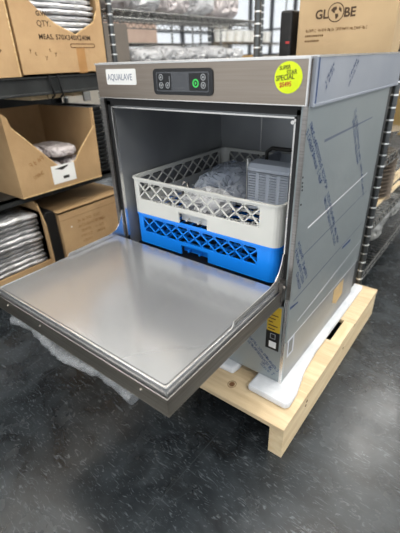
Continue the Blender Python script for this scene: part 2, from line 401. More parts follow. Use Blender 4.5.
# its neighbour to the left
t = carton('cardboard_carton', -1.0, -.60, -.33, .120, .884, 1.24, 'plain carton at the upper left corner beside the printed MEAS. carton', m=m_card)
for (y, z) in ((.04, 1.065), (.052, .965), (-.02, 1.12)):
    MB().box((-.5998, y, z), (-.599, y+.016, z+.006), Matrix.Rotation(.7, 3, 'X')).build('staple_mark', m_boxink, t)
MB().box((-.602, .115, .884), (-.598, .1205, 1.24)).build('corner_edge', m_cardedge, t)
# silver wrapped trays inside the MEAS carton
def wrapped_tray(w, l, h, seed, m=None):
    mb = MB(); n = 22; k = 10
    def top(i, j, z):
        x = -w/2+w*i/k; y = -l/2+l*j/n
        e = min(i, k-i, j, n-j); dz = (noise.noise(Vector((x*18+seed*5, y*18, seed))))*h*.35 - (h*.25 if e == 0 else 0)
        return (x+noise.noise(Vector((y*30, seed, x*30)))*.004, y, z+dz)
    vs = [top(i, j, h) for i in range(k+1) for j in range(n+1)] + [(top(i, j, 0)[0], top(i, j, 0)[1], 0.0) for i in range(k+1) for j in range(n+1)]
    N1 = (k+1)*(n+1); fs = []
    for i in range(k):
        for j in range(n):
            a = i*(n+1)+j; b = a+n+1; fs += [(a, a+1, b+1, b), (N1+a, N1+b, N1+b+1, N1+a+1)]
    ed = [i*(n+1) for i in range(k+1)] + [k*(n+1)+j for j in range(1, n+1)] + [i*(n+1)+n for i in range(k-1, -1, -1)] + [j for j in range(n-1, 0, -1)]
    for a, b in zip(ed, ed[1:]+ed[:1]): fs.append((a, b, N1+b, N1+a))
    mb.add(vs, fs, True); return mb
tray0 = wrapped_tray(.36, .37, .017, 3).build('wrapped_tray', m_wrapsilver, org=(0, 0, 0))
tag(tray0, 'silver tray in clear wrap stacked inside the printed MEAS. carton', 'tray', 'wrapped trays in the printed carton')
tray0.location = (-.805, .339, .892)
for k in range(1, 15):
    o = copy_thing(tray0, (-.805+rnd.uniform(-.006, .006), .339+rnd.uniform(-.006, .006), .892+k*.0205), rnd.uniform(-.02, .02))
# open bin
front = [(.008, .437), (.417, .437), (.424, .745), (.414, .742), (.418, .668), (.318, .572), (.29, .536), (.225, .520), (.195, .530), (.112, .620), (.03, .708), (.022, .75), (.0, .768)]
front = [(y, z) for y, z in front]
t = carton('open_front_carton', -1.02, -.60, .008, .417, .434, .745, 'open fronted carton with a V cut on the middle left shelf, white label on front', front, m=m_card2)
for a, b in zip(front[4:10], front[5:11]):
    MB().bar((-.603, a[0], a[1]+.001), (-.603, b[0], b[1]+.001), .0035, .007).build('cut_edge', m_cardedge, t)
MB().bar((-.60, .008, .438), (-.60, .417, .438), .004, .004).build('bottom_edge', m_cardedge, t)
MB().box((-.5998, .158, .458), (-.599, .275, .536)).build('paper_label', m_label, t)
MB().box((-.5989, .210, .474), (-.5985, .240, .486)).build('barcode', m_inkdark, t)
MB().prism([(.175, .523), (.245, .530), (.238, .523), (.21, .513)], 'x', -.5989, -.5985).build('printed_arrow', m_inkdark, t)
BIN = t
# wrapped goods in the bin
for k, (ya, yb, za, zb) in enumerate(((.02, .145, .472, .545), (.147, .272, .472, .54), (.274, .40, .472, .54), (.05, .20, .55, .615), (.205, .37, .545, .60))):
    o = crumple(-.90, ya, za, -.62, yb, zb, k+2, .006, 20).build('wrapped_bundle', m_wrappink if k else m_wrap)
    tag(o, 'pale plastic wrapped bundle lying in the V-cut carton', 'bundle', 'wrapped bundles in the V-cut carton')
o = MB().box((-.98, .02, .441), (-.62, .40, .47)).build('folded_liner', m_wrappink, bevel=.004); tag(o, 'folded pale liner under the bundles in the V-cut carton', 'liner')
# dark pans between the shelving units
pan = MB(); oo = rrect(-.17, -.055, .17, .055, .012); ii = rrect(-.155, -.042, .155, .042, .01)
pan.ring([(x*.94, y*.9) for x, y in ii], [(x*.9, y*.86) for x, y in ii], 0, .016).ring(oo, ii, .0145, .018)
pan.prism([(x*.93, y*.88) for x, y in ii], 'z', 0, .003)
pan0 = pan.build('dark_pan', m_dpan, org=(0, 0, 0)); tag(pan0, 'dark narrow pan in the stack between the V-cut carton and the dishwasher', 'pan', 'dark pans stacked by the V-cut carton')
pan0.location = (-.81, .488, .4335)
for k in range(1, 16): copy_thing(pan0, (-.81, .488+rnd.uniform(-.003, .003), .4335+k*.0195), 0)
# lower carton
t = carton('cardboard_carton', -1.0, -.60, .144, .56, .10, .327, 'closed carton on the lowest shelf at left, behind the open dishwasher door', m=m_card, open_top=False)
MB().box((-1.0, .144, .327), (-.605, .348, .3285)).box((-1.0, .352, .327), (-.605, .56, .3285)).build('top_flap', m_card2, t)
MB().box((-.5997, .144, .288), (-.5994, .56, .2893)).build('flap_crease', m_boxink, t)
LOWCARTON = t
MB().box((-.5997, .505, .215), (-.5992, .555, .243)).build('paper_label', m_label, t)
MB().box((-.5997, .196, .243), (-.5992, .203, .249)).build('punched_mark', m_label, t)
# left open carton with wrapped trays
front = [(-.62, .10), (.066, .10), (.066, .115), (-.62, .115)]
t = carton('open_carton', -1.0, -.605, -.62, .072, .10, .36, 'open carton on the lowest shelf at left, full of wrapped silver trays', [(-.62, .10), (.066, .10), (.072, .13), (-.62, .13)], m=m_card2)
MB().prism([(-.61, .105), (-.585, .105), (-.585, .30), (-.62, .39), (-.70, .42), (-1.0, .41), (-1.0, .105)], 'y', .066, .071).build('side_flap', m_card2, t)
tr = wrapped_tray(.355, .66, .017, 9).build('wrapped_tray', m_wrapmetal, org=(0, 0, 0))
tag(tr, 'silver tray in clear wrap, one of the pile low at the left edge', 'tray', 'wrapped trays in the low open carton'); tr.location = (-.80, -.274, .108)
for k in range(1, 12):
    copy_thing(tr, (-.80+.006*math.sin(k*1.3), -.274+rnd.uniform(-.008, .003), .108+k*.0212), rnd.uniform(-.015, .015))
o = crumple(-.98, -.58, .362, -.64, -.02, .402, 5, .02, 12).build('black_plastic_bag', m_blackwrap); tag(o, 'black crumpled plastic bag lying on the wrapped trays at the left edge', 'bag')

o = MB().prism([(.082, .101), (.138, .101), (.138, .33), (.128, .345), (.092, .345), (.082, .33)], 'x', -.98, -.612).build('dark_gap_block', m_black, bevel=.003)  # black block added to keep the shaded gap between the cartons dark
tag(o, 'narrow black block added to darken the gap between the tray carton and the closed carton on the lowest shelf', 'block')
MB().box((-1.075, -1.0, .08), (-1.07, .56, .87)).build('dark_backing', m_blacksteel, bu)  # sheet added so the space behind the shelves stays dark
# goods on the wire shelf behind (left row)
def lump(name, b, seed, m, label, cat='bundle', group=None, amp=.02, freq=9):
    return tag(crumple(*b, seed, amp, freq).build(name, m), label, cat, group)
WG = 'plastic wrapped goods on the left wire shelves'
for k, (y, s, h) in enumerate(((.93, .12, .06), (1.14, .12, .075), (1.35, .12, .065), (1.56, .12, .075), (1.77, .12, .06))):
    lump('wrapped_bundle', (-.98, y-s, .912, -.66, y+s, .912+h), k+11, m_wrap, 'white plastic wrapped bundle on the left wire shelf behind the dishwasher header', group=WG)
for k, y in enumerate((.72, .94, 1.16, 1.40, 1.66)):
    lump('wrapped_bundle', (-1.0, y-.13, 1.134, -.64, y+.13, 1.30+.04*(k % 2)), k+31, m_wrap if k % 2 else m_wrappink, 'pale wrapped bundle on the upper wire shelf left of the dishwasher', group='wrapped goods on the upper left wire shelf')
def plain_box(name, a, b, m, label, cat='box', group=None):
    t = thing(name, ((a[0]+b[0])/2, (a[1]+b[1])/2, a[2]), label, cat, group)
    MB().box(a, b).build('carton_body', m, t, bevel=.003)
    MB().box((a[0]+(b[0]-a[0])*.45, a[1]-.0006, b[2]-.001), (a[0]+(b[0]-a[0])*.55, b[1]+.0006, b[2]+.0008)).build('tape_strip', m_tape, t)
    return t
plain_box('cardboard_box', (-.98, .645, .912), (-.72, .80, 1.085), m_greyc, 'grey brown carton on the left wire shelf beside the shelf post')
# ---- further rows seen through the shelves
chrome_shelf_unit('wire_shelving_unit', -2.75, -2.3, 2.2, 3.45, (.2, .7, 1.08, 1.75), 'distant wire shelving unit across the aisle carrying pinkish cartons', None)
plain_box('cardboard_box', (-2.7, 2.25, 1.085), (-2.32, 2.72, 1.25), m_pink, 'pinkish carton on the distant wire shelf, lower one', 'box')
plain_box('cardboard_box', (-2.7, 2.30, 1.255), (-2.32, 2.78, 1.40), m_pink, 'pinkish carton on the distant wire shelf, stacked above another', 'box')
chrome_shelf_unit('wire_shelving_unit', -3.1, -2.6, 4.3, 6.2, (.2, .7, 1.12, 1.9), 'far wire shelving unit before the bright windows, holding white tubs', None)
tub = MB(); n = 16
tub.tube([(0, 0, 0), (0, 0, .13), (0, 0, .131)], [.075, .09, .09], n); tubr = thing('white_tub', (0, 0, 0), 'white round tub on the far shelf before the windows', 'tub', 'white tubs on the far shelf')
m_tub = mat('tub_plastic', (236, 236, 232), .4)
MB().tube([(0, 0, 0), (0, 0, .14)], [.075, .09], n).build('tub_body', m_tub, tubr)
MB().tube([(0, 0, .14), (0, 0, .155)], [.094, .094], n).build('lid', m_tub, tubr)
tubr.location = (-2.75, 4.5, 1.125)
tubs = [(y, 1.125) for y in (4.72, 4.94, 5.16, 5.38, 5.6, 5.82)]
for y, z in tubs: copy_thing(tubr, (-2.75, y, z))
plain_box('cardboard_box', (-3.05, 4.4, .705), (-2.65, 5.3, .95), mat('amber_carton', (176, 140, 84), .7), 'amber carton on the far shelf under the white tubs', 'box')
plain_box('cardboard_box', (-3.05, 5.4, .705), (-2.65, 6.1, .9), m_pink, 'pinkish carton on the far shelf under the white tubs', 'box')

# ------------------------------------------------------------------ rear wire unit goods (right)
gy = .80
t = thing('cardboard_carton', (.36, .93, .912), 'carton standing behind the dishwasher printed with a globe emblem', 'box')
gb = MB().box((.190, gy, .912), (.530, 1.10, 1.19)); gb.build('carton_body', m_card3, t, bevel=.003)
FY = gy-.0006
text('lettering', 'GL', .038, (.254, FY, 1.033), (1, 0, .0), (0, 0, 1), m_boxink_d, t, .0012)
text('lettering', 'BE', .038, (.356, FY, 1.033), (1, 0, .0), (0, 0, 1), m_boxink_d, t, .0012)
gx, gz, gr = .328, 1.048, .029
ring = [(gx+gr*math.cos(a*math.pi/12), gz+gr*math.sin(a*math.pi/12)) for a in range(24)]; ring2 = [(gx+(gr-.003)*math.cos(a*math.pi/12), gz+(gr-.003)*math.sin(a*math.pi/12)) for a in range(24)]
rg = MB().ring(ring, ring2, 0, .0004); rg.xf(lambda v: Vector((v.x, FY-v.z, v.y)))
for pl in ([(-.018, .008), (-.010, .016), (0, .017), (.003, .010), (-.004, .004), (-.003, -.002), (-.010, .0)], [(-.002, -.004), (.008, -.004), (.010, -.012), (.002, -.021), (-.001, -.012)], [(.010, .016), (.018, .010), (.020, .0), (.014, .002), (.009, .008)]):
    rg.prism([(gx+a, gz+b) for a, b in pl], 'y', FY-.0004, FY)
rg.build('globe_emblem', m_boxink_d, t)
GLOBEBOX = t
for k, wd in enumerate((.075, .062)):
    z = .979-k*.016
    for j in range(int(wd/.007)): MB().box((.222+j*.007, FY-.0003, z), (.2265+j*.007, FY, z+.0065)).build('printed_mark', m_boxink, t) if False else None
    mk = MB()
    for j in range(int(wd/.007)): mk.box((.222+j*.007, FY-.0003, z), (.2268+j*.007, FY, z+.006))
    mk.build('printed_line', m_boxink, t)
MB().box((.357, gy-.0004, .912), (.362, gy, 1.19)).build('seam', m_tape, t) if False else None
t2 = thing('black_appliance', (.145, .86, .912), 'black appliance between wire posts, left of the globe carton', 'appliance')
MB().box((.115, .80, .912), (.165, .95, 1.07)).build('body', m_black, t2, bevel=.008)
MB().box((.145, .798, .962), (.160, .80, .97)).build('red_mark', mat('red_mark', (170, 50, 50), .5), t2)
lump('wrapped_bundle', (.545, .85, .912, .565, 1.2, 1.1), 51, m_wrap, 'pale wrapped bundle right of the globe carton') if False else None
# upper shelf of rear unit goods are above the frame; middle shelves:
RG = 'wrapped goods on the lowest rear shelf'
for k, (x, y, s) in enumerate(((.46, .82, .08), (.44, .98, .08), (.47, 1.14, .08), (.45, 1.32, .085), (.46, 1.52, .09), (.46, 1.74, .09))):
    lump('wrapped_bundle', (x-.16, y-s, .117, x+.085, y+s, .215+.012*(k % 2)), k+60, m_wrapgrey, 'grey plastic wrapped bundle on the lowest wire shelf right of the dishwasher', group=RG, amp=.03, freq=18)
for k, (ya, yb, z, x) in enumerate(((.74, 1.30, .355, .545), (.76, 1.42, .372, .525), (.80, 1.6, .362, .50))):
    o = MB().bar((x, ya, z), (x+.012, yb, z+.008), .016, .012).build('pale_stick', m_wood); tag(o, 'pale wooden stick lying along the shelf edge right of the dishwasher', 'stick', 'pale sticks on the rear shelf')
plate = MB().tube([(0, 0, 0), (0, 0, .004), (0, 0, .014)], [.06, .085, .105], 28).build('stacked_plate', mat('stone_plate', (128, 116, 104), .45), org=(0, 0, 0))
tag(plate, 'grey brown round plate in the stack on the rear wire shelf at right', 'plate', 'plates stacked on the rear shelf')
plate.location = (.47, 1.04, .343)
for k in range(1, 13): copy_thing(plate, (.47, 1.04, .343+k*.0165))
o = MB().tube([(.43, 1.02, .60), (.43, 1.02, .605), (.43, 1.02, .645), (.43, 1.02, .648)], [.09, .11, .135, .142], 30, True)
tag(o.build('steel_bowl', m_edge), 'bright steel bowl on the wire shelf at the right edge', 'bowl')
plain_box('cardboard_box', (.32, 1.22, .592), (.56, 1.5, .76), mat('yellow_carton', (160, 134, 84), .7), 'yellow brown carton on the wire shelf at the right edge')

# ------------------------------------------------------------------ pallet
PT = .095
pal = thing('wooden_pallet', (.31, .29, 0), 'pale pine pallet on the dark floor under the dishwasher', 'pallet')
for x0, x1 in ((.627, .667), (.28, .32), (-.05, -.01)):
    MB().box((x0, -.110, FL), (x1, .692, PT-.016)).build('stringer', m_wood, pal, bevel=.001)
for k, (y0, y1) in enumerate(((-.116, .03), (.033, .29), (.42, .695))):
    b = MB().box((-.05, y0, PT-.015), (.669, y1, PT)).build('deck_board', m_wood2, pal, bevel=.0015)
    if k == 0:
        o = MB(); o.tube([(.478, -.062, PT-.002), (.478, -.062, PT+.0004)], .008, 16)
        o.xf(lambda v: Vector((.478+(v.x-.478)*1.0, -.062+(v.y+.062)*1.2, v.z))); o.build('knot', m_knot, b)
        MB().ring([(.478+.0125*math.cos(a*math.pi/10), -.062+.014*math.sin(a*math.pi/10)) for a in range(20)], [(.478+.0108*math.cos(a*math.pi/10), -.062+.012*math.sin(a*math.pi/10)) for a in range(20)], PT, PT+.0003).build('knot_ring', m_knot, b)
# top edge strip of the right-hand stringer fills between the boards
MB().box((.632, -.02, PT-.0155), (.667, .66, PT-.0005)).build('edge_strip', m_wood, pal, bevel=.001)
for y, z in ((.03, .05), (.036, .062), (.33, .05)):
    MB().tube([(.666, y, z), (.6675, y, z)], .005, 10).build('knot', m_knot, pal)

# foam pads
def foam(poly, label):
    return tag(MB().prism(poly, 'z', PT+.0005, .1185).build('foam_pad', m_foam, bevel=.007), label, 'foam')
foam([(.525, -.055), (.642, -.058), (.650, -.045), (.648, .0), (.628, .10), (.621, .20), (.621, .655), (.525, .655)], 'long white foam pad on the pallet under the right side of the dishwasher')
foam([(.10, -.02), (.33, -.025), (.345, -.035), (.46, -.03), (.465, .0), (.46, .60), (.10, .60)], 'white foam pad on the pallet under the left side of the dishwasher')

# ------------------------------------------------------------------ dishwasher
B0, HB, TT = .119, .837, .920
D = thing('undercounter_dishwasher', (.3, .3, B0), 'stainless steel undercounter dishwasher with its door folded down, on a pallet', 'dishwasher')
# shell walls
MB().box((0, .0, B0), (.012, .57, HB)).build('left_side_panel', m_steel, D, bevel=.001)
MB().box((.588, .0, .262), (.603, .572, HB-.001)).build('right_side_panel', m_film, D, bevel=.0012)
MB().box((.588, .004, B0), (.599, .572, .262)).build('right_base_panel', m_base, D, bevel=.001)
MB().box((.012, .555, B0), (.588, .60, HB)).box((.588, .572, .14), (.5985, .618, HB)).build('rear_panel', m_blacksteel, D)
# front frame round the opening
MB().box((0, -.004, .425), (.014, .0, HB)).build('front_edge_trim', m_steel, D)
MB().box((.594, -.004, .40), (.603, .0, HB)).build('front_edge_trim', m_steel, D)
g = MB().box((.014, .004, .40), (.030, .016, .829)).box((.578, .004, .40), (.594, .016, .829)).box((.014, .004, .819), (.594, .016, .836)); g.build('door_gasket', m_black, D)
MB().box((.030, .003, .43), (.0335, .012, .816)).box((.5745, .003, .43), (.578, .012, .816)).box((.030, .003, .8125), (.578, .012, .816)).build('opening_trim', m_edge, D)
for x in (.5725,):
    MB().tube([(x, .0, .806), (x, .004, .806)], .004, 10).build('rivet', m_edge, D)
# cavity
c = MB().box((.030, .012, .392), (.0335, .53, .82)).box((.5745, .012, .39), (.578, .53, .82)).box((.030, .527, .39), (.578, .532, .82)).box((.030, .012, .816), (.578, .53, .822))
c.build('wash_chamber', m_dark, D)
MB().box((.030, -.003, .384), (.578, .53, .393)).build('chamber_floor', m_black, D)  # shade of the gap under the racks is put into this black
MB().box((.208, .5255, .44), (.2105, .527, .81)).build('chamber_seam', m_edge, D)
MB().box((.20, .522, .60), (.57, .527, .607)).box((.0336, .10, .60), (.037, .52, .607)).build('rack_rail', m_black, D)
# front lower panel
lp = MB().box((.0, .0, B0), (.600, .010, .37)).build('lower_front_panel', m_film, D, bevel=.001)
MB().box((.592, -.002, B0), (.600, .0, .40)).build('corner_strip', m_edge, lp)
# header
h = MB().box((0, -.006, HB), (.600, .02, TT-.003)).build('header_panel', m_header, D, bevel=.0015)
MB().box((-.001, -.0075, TT-.004), (.602, .02, TT)).build('header_top_edge', m_edge, h)
MB().box((.5985, -.008, HB), (.6015, -.004, TT)).build('header_side_edge', m_edge, h)
MB().box((0, -.0072, HB), (.6, -.006, HB+.002)).build('header_lower_edge', m_edge, h)
# top cover with film
tcv = MB().box((0, .02, HB), (.600, .62, TT)).box((.600, .006, HB+.001), (.609, .632, TT)).box((.598, .006, HB-.003), (.6105, .632, HB+.003)).box((0, .62, HB), (.600, .632, TT)).build('top_cover', m_film2, D, bevel=.001)
MB().box((.6, .006, TT-.002), (.611, .633, TT+.0015)).box((0, .006, TT), (.6, .633, TT+.0012)).build('cover_edge', m_edge, tcv)
MB().box((.6088, .012, HB+.003), (.6094, .018, TT-.003)).build('film_edge', m_ink, tcv)
# name sticker
FYH = -.0066
st = MB().prism(rrect(.040, .870, .151, .906, .004), 'y', FYH, -.006).build('name_sticker', m_label, D)
text('lettering', 'AQUALAVE', .021, (.045, FYH-.0003, .8805), (1, 0, 0), (0, 0, 1), mat('grey_lettering', (140, 146, 160), .5), st, .0001, sx=.86)
# control panel
cp = MB().prism(rrect(.211, .850, .386, .905, .010), 'y', -.0085, -.006).build('control_panel', m_panel, D)
MB().prism(rrect(.221, .857, .376, .898, .004), 'y', -.0090, -.0085).build('display_border', m_panelgrey, cp)
MB().prism(rrect(.224, .860, .268, .895, .003), 'y', -.0094, -.0090).build('button_field', m_panel, cp)
MB().prism(rrect(.321, .860, .373, .895, .003), 'y', -.0094, -.0090).build('button_field', m_panel, cp)
def ringy(x, z, ra, rb, m, name, par, sides=16):
    a = [(x+ra*math.cos(2*math.pi*k/sides), z+ra*math.sin(2*math.pi*k/sides)) for k in range(sides)]; b = [(x+rb*math.cos(2*math.pi*k/sides), z+rb*math.sin(2*math.pi*k/sides)) for k in range(sides)]
    q = MB().ring(a, b, 0, .0006); q.xf(lambda v: Vector((v.x, -.0094-v.z, v.y))); return q.build(name, m, par)
for x, z in ((.237, .887), (.237, .870), (.257, .870), (.361, .887), (.361, .871)):
    ringy(x, z, .0068, .0048, m_icon, 'button', cp)
    MB().tube([(x, -.0094, z), (x, -.0100, z)], .0026, 10).build('button_dot', m_icon, cp)
MB().box((.263, -.0099, .874), (.2645, -.0094, .889)).build('button_mark', m_icon, cp)
ringy(.340, .875, .0088, .0058, m_green, 'power_button', cp, 20)
MB().prism([(.338, .8715), (.338, .8785), (.3435, .875)], 'y', -.0100, -.0094).build('power_symbol', m_green, cp)
# yellow round sticker
ys = MB().prism([(  .5595+.0285*math.cos(a*math.pi/16), .8855+.0275*math.sin(a*math.pi/16)) for a in range(32)], 'y', FYH, -.006).build('round_sticker', m_yell, D)
m_mark = mat('green_black_marker', (100, 108, 34), .6)
for s, z, sz, mm, x in (('SUPER', .8985, .0095, m_mark, .541), ('STAR', .8905, .0105, m_mark, .556), ('SPECIAL', .8800, .0125, m_mark, .5345), ('$5495', .8690, .0115, m_redink, .5425)):
    text('lettering', s, sz, (x, FYH-.0003, z), (1, 0, .10), (-.05, 0, 1), mm, ys, .0002, sx=.85)
# warning labels on the lower front
wl_ = MB().box((.546, -.0008, .286), (.584, .0, .365)).build('warning_label', m_warn, lp)
mk = MB()
for k in range(6): mk.box((.550, -.0012, .292+k*.011), (.550+.028*(.7+.3*math.sin(k*2.1)), -.0008, .295+k*.011))
mk.build('printed_line', m_boxink_d, wl_)
bl = MB().box((.545, -.0012, .226), (.584, .0, .286)).build('black_label', m_black, lp)
MB().ring(rrect(.557, .262, .573, .279, .002), rrect(.559, .264, .571, .277, .0015), 0, .0004).xf(lambda v: Vector((v.x, -.0012-v.z, v.y))).build('printed_symbol', m_icon, bl)
MB().box((.555, -.0016, .233), (.576, -.0012, .253)).build('white_patch', m_label, bl)
# ink on the film: rows of small illegible stamped strokes
def stamp(origin, xd, yd, length, h, rows, m, parent, seed=1, gap=1.7):
    rr = random.Random(seed); X = Vector(xd).normalized(); Y = Vector(yd).normalized(); Z = X.cross(Y); O = Vector(origin); mb = MB()
    for rw in range(rows):
        tpos = 0.0; lo_ = length*(1 if rw == 0 else rr.uniform(.8, 1)); oy = -rw*h*gap
        while tpos < lo_:
            wv = h*rr.uniform(.12, .2); gl = h*rr.uniform(.45, .62)
            if rr.random() < .16: tpos += h*.5; continue
            segs = [((0, 0), (0, h)), ((gl, 0), (gl, h*.9)), ((0, h), (gl, h)), ((0, 0), (gl, 0)), ((0, h*.5), (gl, h*.5))]
            for a, b in rr.sample(segs, 3):
                A = O+X*(tpos+a[0])+Y*(oy+a[1]); Bp = O+X*(tpos+b[0])+Y*(oy+b[1])
                t_ = (Bp-A).normalized(); s_ = t_.cross(Z)*wv*.6
                mb.add([A-s_+Z*.0002, Bp-s_+Z*.0002, Bp+s_+Z*.0002, A+s_+Z*.0002], [(0, 1, 2, 3)])
            tpos += gl+h*.28
    return mb.build('film_print', m, parent)
rsp = [o for o in D.children if o.name.startswith('right_side_panel')][0]
rbp = [o for o in D.children if o.name.startswith('right_base_panel')][0]
for k, (y, ln) in enumerate(((.235, .13), (.235, .16), (.24, .06), (.245, .06), (.25, .05))):
    stamp((-.5995, y, .256-k*.027), (0, 1, 0), (0, 0, 1), ln, .011, 1, m_faintink, LOWCARTON, 20+k).name = 'printed_line'
for k in range(3): stamp((-.5995, .335, .225-k*.027), (0, 1, 0), (0, 0, 1), .05, .011, 1, m_faintink, LOWCARTON, 30+k).name = 'printed_line'
stamp((-.5994, .062, .548), (0, 1, .35), (0, -.3, 1), .08, .017, 1, m_faintink, BIN, 40).name = 'handwriting'
stamp((-.5994, .075, .500), (0, 1, .35), (0, -.3, 1), .045, .013, 1, m_faintink, BIN, 41).name = 'handwriting'
stamp((.222, FY, .994), (1, 0, 0), (0, 0, 1), .215, .008, 1, m_boxink, GLOBEBOX, 42).name = 'printed_line'
SX = .6035
def seg(a, b): return (0, b[0]-a[0], b[1]-a[1]), (0, -(b[1]-a[1]), b[0]-a[0])
for a, b, rows, sd in (((.012, .800), (.145, .640), 2, 1), ((.155, .625), (.30, .435), 2, 2), ((.275, .80), (.385, .655), 2, 3), ((.40, .64), (.49, .52), 1, 4), ((.012, .545), (.085, .415), 2, 5), ((.02, .46), (.05, .40), 1, 6)):
    xd, yd = seg(a, b); L_ = math.hypot(b[0]-a[0], b[1]-a[1])
    stamp((SX, a[0], a[1]), xd, yd, L_, .0105, rows, m_ink, rsp, sd)
xd, yd = seg((.16, .905), (.24, .85)); 
stamp((.6093, .235, .912), (0, -.06, -.06), (0, .06, -.06), .07, .007, 2, m_ink, tcv, 8)
stamp((.6093, .09, .900), (0, -.06, -.06), (0, .06, -.06), .05, .006, 2, m_ink, tcv, 9)
stamp((.49, -.0003, .235), (.09, 0, -.075), (.075, 0, .09), .125, .0085, 2, m_ink, lp, 10)
stamp((.535, -.0003, .165), (.09, 0, -.05), (.05, 0, .09), .05, .006, 2, m_ink, lp, 11)
# creases and scratches in the film
def crease(p, q, wd, m, par, x=SX):
    a = Vector((x, *p)); b = Vector((x, *q)); t_ = (b-a).normalized(); s_ = t_.cross(Vector((1, 0, 0)))*wd/2; e = Vector((.0002, 0, 0))
    MB().add([a-s_+e, b-s_*.6+e, b+s_*.6+e, a+s_+e], [(0, 1, 2, 3)]).build('film_crease', m, par)
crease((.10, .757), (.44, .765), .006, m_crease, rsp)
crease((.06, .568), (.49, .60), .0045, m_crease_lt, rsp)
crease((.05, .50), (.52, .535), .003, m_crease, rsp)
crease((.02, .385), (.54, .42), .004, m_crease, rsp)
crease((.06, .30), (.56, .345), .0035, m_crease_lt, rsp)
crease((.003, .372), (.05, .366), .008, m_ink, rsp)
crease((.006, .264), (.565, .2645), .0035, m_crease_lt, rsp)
MB().box((.6033, .36, .392), (.6036, .43, .400)).build('film_print', m_ink, rsp)
for k, z in enumerate((.700, .688, .680, .672, .640)):
    MB().tube([(SX-.0005, .004+.001*k, z), (SX+.0004, .004+.001*k, z)], .0022, 8).build('ink_spot', m_inkdark, rsp)
# lower side details
MB().box((.599, .022, .195), (.5995, .062, .258)).build('side_label_edge', m_greyp, rbp)
MB().box((.599, .03, .203), (.6, .052, .249)).build('side_label', mat('side_label', (120, 122, 120), .5), rbp)
MB().prism([(.355, .242), (.445, .242), (.455, .18), (.40, .165), (.36, .19)], 'x', .599, .5995).build('kraft_patch', mat('kraft_patch', (204, 172, 118), .7, rgb2=(186, 160, 120), scale=20), rbp)

# ---- door
dr = thing('door', (0, 0, 0), '', ''); 
for k in ('label', 'category'): del dr[k]
dr.parent = D; dr.location = Vector((0, 0, 0)) - Vector((.3, .3, B0))
# outer skin tray
def door_skin():
    x0, x1, y0, y1, z0, z1 = 0.0, .585, -.424, -.004, .381, .423; th = .0025
    m_ = MB().box((x0, y0, z0), (x1, y1, z0+th))
    m_.box((x0, y0, z0+th), (x1, y0+th, z1)).box((x0, y0+th, z0+th), (x0+th, y1, z1)).box((x1-th, y0+th, z0+th), (x1, y1, z1))
    return m_
door_skin().build('door_skin', m_doorrim, dr, bevel=.0006)
MB().box((-.0003, -.4243, .4221), (.5853, -.4222, .4234)).box((-.0003, -.4222, .4221), (.0020, -.004, .4234)).box((.5832, -.4222, .4221), (.5853, -.004, .4234)).build('rim_edge', m_steel, dr)
MB().box((.004, -.42, .40), (.581, -.006, .4165)).build('gasket_channel', m_black, dr)
# inner liner with folded down sides
ix0, ix1, iy0, iy1, iz = .022, .577, -.4165, -.034, .442
inner = MB()
inner.prism(rrect(ix0+.004, iy0+.004, ix1-.004, iy1, .006), 'z', iz-.004, iz)
inner.ring(rrect(ix0-.001, iy0-.002, ix1+.002, iy1, .004), rrect(ix0+.003, iy0+.003, ix1-.003, iy1, .004), .416, iz-.001)
inner.build('door_liner', m_door, dr)
rim = MB().ring(rrect(ix0-.001, iy0-.001, ix1+.001, iy1, .006), rrect(ix0+.0002, iy0+.0002, ix1-.0002, iy1, .005), iz-.001, iz+.0006); rim.build('liner_edge', m_edge, dr)  # pale ring paints in the highlight along the liner's edge
for x in (ix0, ix1):
    # curved splash wing beside the hinge
    prof = [(-.215, iz), (-.210, iz+.010), (-.060, iz+.012), (-.035, iz+.018), (-.018, iz+.034), (-.008, iz+.055), (-.003, iz+.075), (.006, iz+.075), (.006, iz-.02), (-.215, iz-.02)]
    MB().prism(prof, 'x', x-.001, x+.001).build('splash_wing', m_edge, dr)
for x in (.590,):
    hg = MB().box((.580, -.018, .395), (.588, .003, .45)).tube([(.578, -.006, .432), (.592, -.006, .432)], .006, 12).build('hinge', m_steel, dr)
MB().tube([(-.002, -.006, .43), (.012, -.006, .43)], .006, 12).build('hinge', m_steel, dr)
for x, y in ((.012, -.405), (.20, -.424), (.52, -.4245), (.06, -.4245)):
    if y < -.42: MB().tube([(x, -.4255, .408), (x, -.424, .408)], .0022, 10).build('screw', m_edge, dr)
MB().box((.004, -.418, .4165), (.02, -.402, .428)).build('corner_clip', m_edge, dr, bevel=.002)

